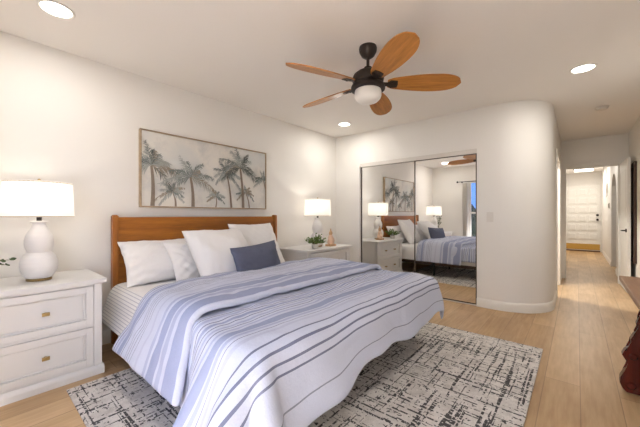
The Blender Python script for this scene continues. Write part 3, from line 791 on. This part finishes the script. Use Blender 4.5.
    for s in range(steps):
        vel[..., 2] -= 9.8*dt; vel *= .96
        prev = Pt.copy(); Pt += vel*dt
        for it in range(iters):
            for a, b, rst, k, typ in cs: (con1 if typ else con)(a, b, rst, k)
            Pt, ins = box_push(Pt, lo, hi, r)
            if extra is not None:
                Pt, e_ = extra(Pt); ins = ins | e_
            if ins.any():
                dxy = Pt[ins]-prev[ins]; dxy[:, 2] *= .3; Pt[ins] -= dxy*fric
            fl = Pt[..., 2] < floor; Pt[fl, 2] = floor
            if pin is not None: Pt[pin(U, V), :2] = np.stack([U, V], -1)[pin(U, V)]
        vel = (Pt-prev)/dt
        if s > steps*.8: vel *= .8
    return Pt, U, V
def flare(yn, yf, xf, top, kn, kf, kx):
    def f(Pt):
        dz = np.clip(top-.06-Pt[..., 2], 0, 1)
        near = (Pt[..., 1] < yn+.02) & (dz > 0); lim = yn-kn*dz; m = near & (Pt[..., 1] > lim); Pt[..., 1] = np.where(m, lim, Pt[..., 1])
        far = (Pt[..., 1] > yf-.02) & (dz > 0); lim = yf+kf*dz; m = far & (Pt[..., 1] < lim); Pt[..., 1] = np.where(m, lim, Pt[..., 1])
        ft = (Pt[..., 0] > xf-.02) & (dz > 0); lim = xf+kx*dz; m = ft & (Pt[..., 0] < lim); Pt[..., 0] = np.where(m, lim, Pt[..., 0])
        return Pt, (near & (abs(Pt[..., 1]-(yn-kn*dz)) < .004)) | (far & (abs(Pt[..., 1]-(yf+kf*dz)) < .004))
    return f
from mathutils import noise as mnoise
def puff(Pt, U, V, amp, su, sv, seed, amp2=0.0, fade=False):
    gu = np.gradient(Pt, axis=0); gv = np.gradient(Pt, axis=1); nn = np.cross(gu, gv); nn /= np.linalg.norm(nn, axis=-1, keepdims=True)+1e-9
    h = np.zeros(U.shape)
    for i in range(U.shape[0]):
        for j in range(U.shape[1]):
            u, v = U[i, j], V[i, j]; wv = mnoise.noise(Vector((u*3, v*3, seed)))
            a2 = amp2*(max(.25, 1-max(0, u-1.63)*2.6) if fade else 1)
            h[i, j] = amp*mnoise.noise(Vector((u*su+wv, v*sv, seed+7)))+a2*(1-abs(mnoise.noise(Vector((u*su*2.4+2*wv, v*sv*2.8, seed+3))))*2)
    return Pt+nn*h[..., None]
def smooth_grid(Pt, n=1):
    for _ in range(n):
        Q = Pt.copy(); Q[1:-1, 1:-1] = .5*Pt[1:-1, 1:-1]+.125*(Pt[:-2, 1:-1]+Pt[2:, 1:-1]+Pt[1:-1, :-2]+Pt[1:-1, 2:]); Pt = Q
    return Pt
def cloth_obj(name, Pt, U, V, mat, thick, label, cat, sub=1, back=None):
    nu, nv = U.shape; me = bpy.data.meshes.new(name)
    idx = np.arange(nu*nv).reshape(nu, nv)
    faces = np.stack([idx[:-1, :-1], idx[1:, :-1], idx[1:, 1:], idx[:-1, 1:]], -1).reshape(-1, 4)
    me.from_pydata(Pt.reshape(-1, 3).tolist(), [], faces.tolist())
    uvl = me.uv_layers.new(name='UVMap')
    u = ((U-U.min())/(U.max()-U.min())).reshape(-1); v = ((V-V.min())/(V.max()-V.min())).reshape(-1)
    li = np.zeros(len(me.loops), dtype=np.int32); me.loops.foreach_get('vertex_index', li)
    uvl.data.foreach_set('uv', np.stack([u[li], v[li]], -1).astype(np.float32).ravel())
    me.materials.append(mat)
    if back: me.materials.append(back)
    me.polygons.foreach_set('use_smooth', [True]*len(me.polygons))
    o = bpy.data.objects.new(name, me); C.objects.link(o)
    s = o.modifiers.new('thick', 'SOLIDIFY'); s.thickness = thick; s.offset = 1.0; s.use_even_offset = False
    if back: s.material_offset = 1; s.material_offset_rim = 1
    if sub: sb = o.modifiers.new('smooth', 'SUBSURF'); sb.levels = sub; sb.render_levels = sub
    tag(o, label, cat); return o

LOC = np.array
WHT = srgb(232, 229, 226)
# white coverlet with fine lines running along the bed
t = NT('striped_coverlet'); uv = t.new('ShaderNodeTexCoord'); sep = t.new('ShaderNodeSeparateXYZ'); t.link(uv.outputs['UV'], sep.inputs[0])
vm = t.math('MULTIPLY', sep.outputs[1], BY1-BY0+.47)                # metres from the near hem
ln = t.math('MULTIPLY', t.math('LESS_THAN', t.math('FRACT', t.math('DIVIDE', vm, .0225)), .24), t.math('LESS_THAN', vm, .30))
t.base(t.mix(WHT, srgb(186, 183, 189), ln)); t.set(.9); t.bump(t.noise(t.coord(), 45, 3), .3, .005); M['coverlet'] = t.m
Pt, U, V = drape(.11, 2.06, None, BY0-.25, BY1+.22, MT, LOC([-.2, BY0, .1]), LOC([2.09, BY1, MT]), r=.055, steps=60, seed=3, slack=1.003, amp=.004, iters=8, sp=.04, fric=.8, k0=.35, extra=flare(BY0, BY1, 9, MT, .38, .1, 0))
cloth_obj('coverlet', Pt, U, V, M['coverlet'], .006, 'white coverlet with fine grey lines hanging over the bed sides near pillows', 'coverlet')

BLU = srgb(152, 159, 188); BL2 = srgb(170, 176, 201); GRY = srgb(112, 115, 138); PAL = srgb(188, 191, 210); WH2 = srgb(200, 204, 220)
# duvet main part: fold to foot
DT = 1.02
main = [(.02, .035, BL2), (.05, .056, GRY), (.07, .09, BL2), (.105, .111, GRY), (.125, .145, BLU), (.16, .166, GRY), (.185, .20, BL2), (.215, .221, GRY), (.24, .255, BL2),
        (.275, .335, BLU), (.345, .365, BL2), (.385, .389, GRY), (.41, .43, PAL), (.490, .498, GRY), (.524, .532, GRY), (.558, .566, GRY), (.592, .600, GRY), (.705, .711, srgb(140, 142, 158))]
def shift(l, s): return [(a+s, b+s, c) for a, b, c in l]
X_FOLD = 1.63
mx0 = 1.47; mlen = .96
M['duvet'] = striped('duvet_stripes', WH2, shift(main, X_FOLD-mx0), mlen, 'u')
Pt, U, V = drape(mx0, mx0+mlen, None, BY0-.40, BY1+.26, MT+.006, LOC([-.2, BY0-.01, .05]), LOC([2.14, BY1+.01, MT+.022]), r=.07, steps=0, seed=11, slack=1.02, amp=.006, k0=.3, kc=.5, sp=.022, foot=True)
cloth_obj('duvet', puff(smooth_grid(Pt, 2), U, V, .014, 6, 3.2, 3, .013, fade=True), U, V, M['duvet'], .022, 'blue striped white duvet draped over the foot of the bed', 'duvet')
# folded back upper part of the duvet
fx0 = .86; flen = X_FOLD-fx0+.01
fold = [(.012, .018, GRY), (.035, .042, GRY), (.055, .075, BL2), (.085, .125, BLU), (.135, .14, GRY), (.19, .194, GRY), (.215, .219, GRY), (.24, .244, GRY), (.27, .274, GRY), (.34, .36, PAL),
        (.43, .455, BL2), (.475, .555, BLU), (.575, .62, BL2), (.655, .76, BLU)]
M['fold'] = striped('duvet_fold_stripes', WH2, fold, flen, 'u')
Pt, U, V = drape(fx0, fx0+flen, None, BY0-.32, BY1+.28, MT+.08, LOC([-.2, BY0-.035, .05]), LOC([2.2, BY1+.03, MT+.072]), r=.085, steps=60, seed=5, slack=1.02, amp=.02, iters=8, bend=.4, fric=.5, sp=.024, k0=.42, extra=flare(BY0-.035, BY1+.03, 9, MT+.06, .42, .2, .2), pin=lambda U, V: (abs(V-1.735) < .35))
w_ = 1-(U-fx0)/flen
Pt[..., 0] += .13*np.exp(-((V-BY0)/.2)**2)*np.clip(w_, 0, 1)+.11*np.clip((BY0-V)/.3, 0, 1)*np.clip(1-w_, 0, 1)
cloth_obj('folded_duvet', puff(smooth_grid(Pt, 2), U, V, .014, 5, 3.5, 9, .007), U, V, M['fold'], .042, 'folded back blue and white striped duvet layer across the middle of the bed', 'duvet')

# ------------------------------------------------------------------ pillows
def pillow_bm(wd, ht, th, seed, pinch=.085, flange=0.0, nu=34, nv=30, wr=.006, sag=0.0):
    bm = bmesh.new(); rr = random.Random(seed); ks = [(rr.uniform(-7, 7), rr.uniform(-7, 7), rr.uniform(0, 6)) for _ in range(7)]
    cr = [(rr.uniform(-26, 26), rr.uniform(-20, 20), rr.uniform(0, 6)) for _ in range(5)]
    sides = {}
    for s in (1, -1):
        g = []
        for i in range(nu+1):
            row = []
            for j in range(nv+1):
                u = -1+2*i/nu; v = -1+2*j/nv
                u = math.sin(u*PI/2)*.5+u*.5; v = math.sin(v*PI/2)*.5+v*.5
                e = (max(0, 1-abs(u)**3.2)**.55)*(max(0, 1-abs(v)**3.2)**.55)
                x = u*wd/2*(1-pinch*(1-v*v)*abs(u)**2); y = v*ht/2*(1-pinch*(1-u*u)*abs(v)**2)
                n_ = sum(math.sin(a*u+b*v+c_) for a, b, c_ in ks)/7; n2 = sum(math.sin(a*u+b*v+c_) for a, b, c_ in cr)/5
                edge = max(abs(u), abs(v))
                z = s*(th/2*e*(1+.16*n_)+.0015)+wr*n2*(.3+edge)*e**.3
                y -= sag*(1-v)*.5*abs(u)*.1
                row.append((x, y, z))
            g.append(row)
        sides[s] = g
    vt = {}
    def V(s, i, j):
        if i in (0, nu) or j in (0, nv): s = 0
        k = (s, i, j)
        if k not in vt: vt[k] = bm.verts.new(sides[1 if s >= 0 else -1][i][j])
        return vt[k]
    for s in (1, -1):
        for i in range(nu):
            for j in range(nv):
                q = [V(s, i, j), V(s, i+1, j), V(s, i+1, j+1), V(s, i, j+1)]
                bm.faces.new(q if s > 0 else q[::-1])
    return bm
def pillow(name, wd, ht, th, loc, tilt, yaw, mat, label, cat, group, seed, roll=0, **k):
    """stands on its long edge; tilt = lean back from upright (deg); yaw turns about the vertical"""
    o = obj(name, pillow_bm(wd, ht, th, seed, **k), mat, None, True)
    sb = o.modifiers.new('smooth', 'SUBSURF'); sb.levels = 1; sb.render_levels = 1
    # local x -> world +Y, local y -> up, local z -> +X
    Mx = Matrix(((0, 0, 1), (1, 0, 0), (0, 1, 0))).to_4x4()
    o.matrix_world = Matrix.Translation(loc) @ Matrix.Rotation(R(yaw), 4, 'Z') @ Matrix.Rotation(R(-tilt), 4, 'Y') @ Mx @ Matrix.Rotation(R(roll), 4, 'Z')
    tag(o, label, cat, group); return o
G = 'white pillows against the headboard'
ZT = MT+.012
pillow('pillow', .66, .44, .16, (.24, 1.15, ZT+.175), 34, 0, 'white_cloth', 'white sleeping pillow farthest left, leaning on the headboard', 'pillow', G, 21, wr=.02)
pillow('pillow', .60, .44, .14, (.40, 1.44, ZT+.165), 40, 0, 'white_cloth', 'white sleeping pillow leaning between the leftmost pillow and the large square one', 'pillow', G, 22, wr=.02)
pillow('pillow', .60, .44, .14, (.22, 2.29, ZT+.17), 30, 0, 'white_cloth', 'white sleeping pillow hidden behind the far square pillow', 'pillow', G, 25, wr=.012)
pillow('square_pillow', .61, .61, .22, (.67, 1.52, ZT+.220), 42, 0, 'white_cloth', 'large square white pillow in front, left of the navy cushion', 'pillow', G, 23, wr=.010)
pillow('square_pillow', .60, .60, .18, (.42, 2.10, ZT+.235), 30, 0, 'white_cloth', 'large square white pillow behind the navy cushion, on the far side', 'pillow', G, 24, wr=.010)
pillow('lumbar_pillow', .60, .33, .12, (.89, 1.74, ZT+.165), 18, 9, 'navy_cloth', 'small rectangular navy blue cushion in front of the white pillows', 'cushion', None, 26, wr=.007, roll=3)
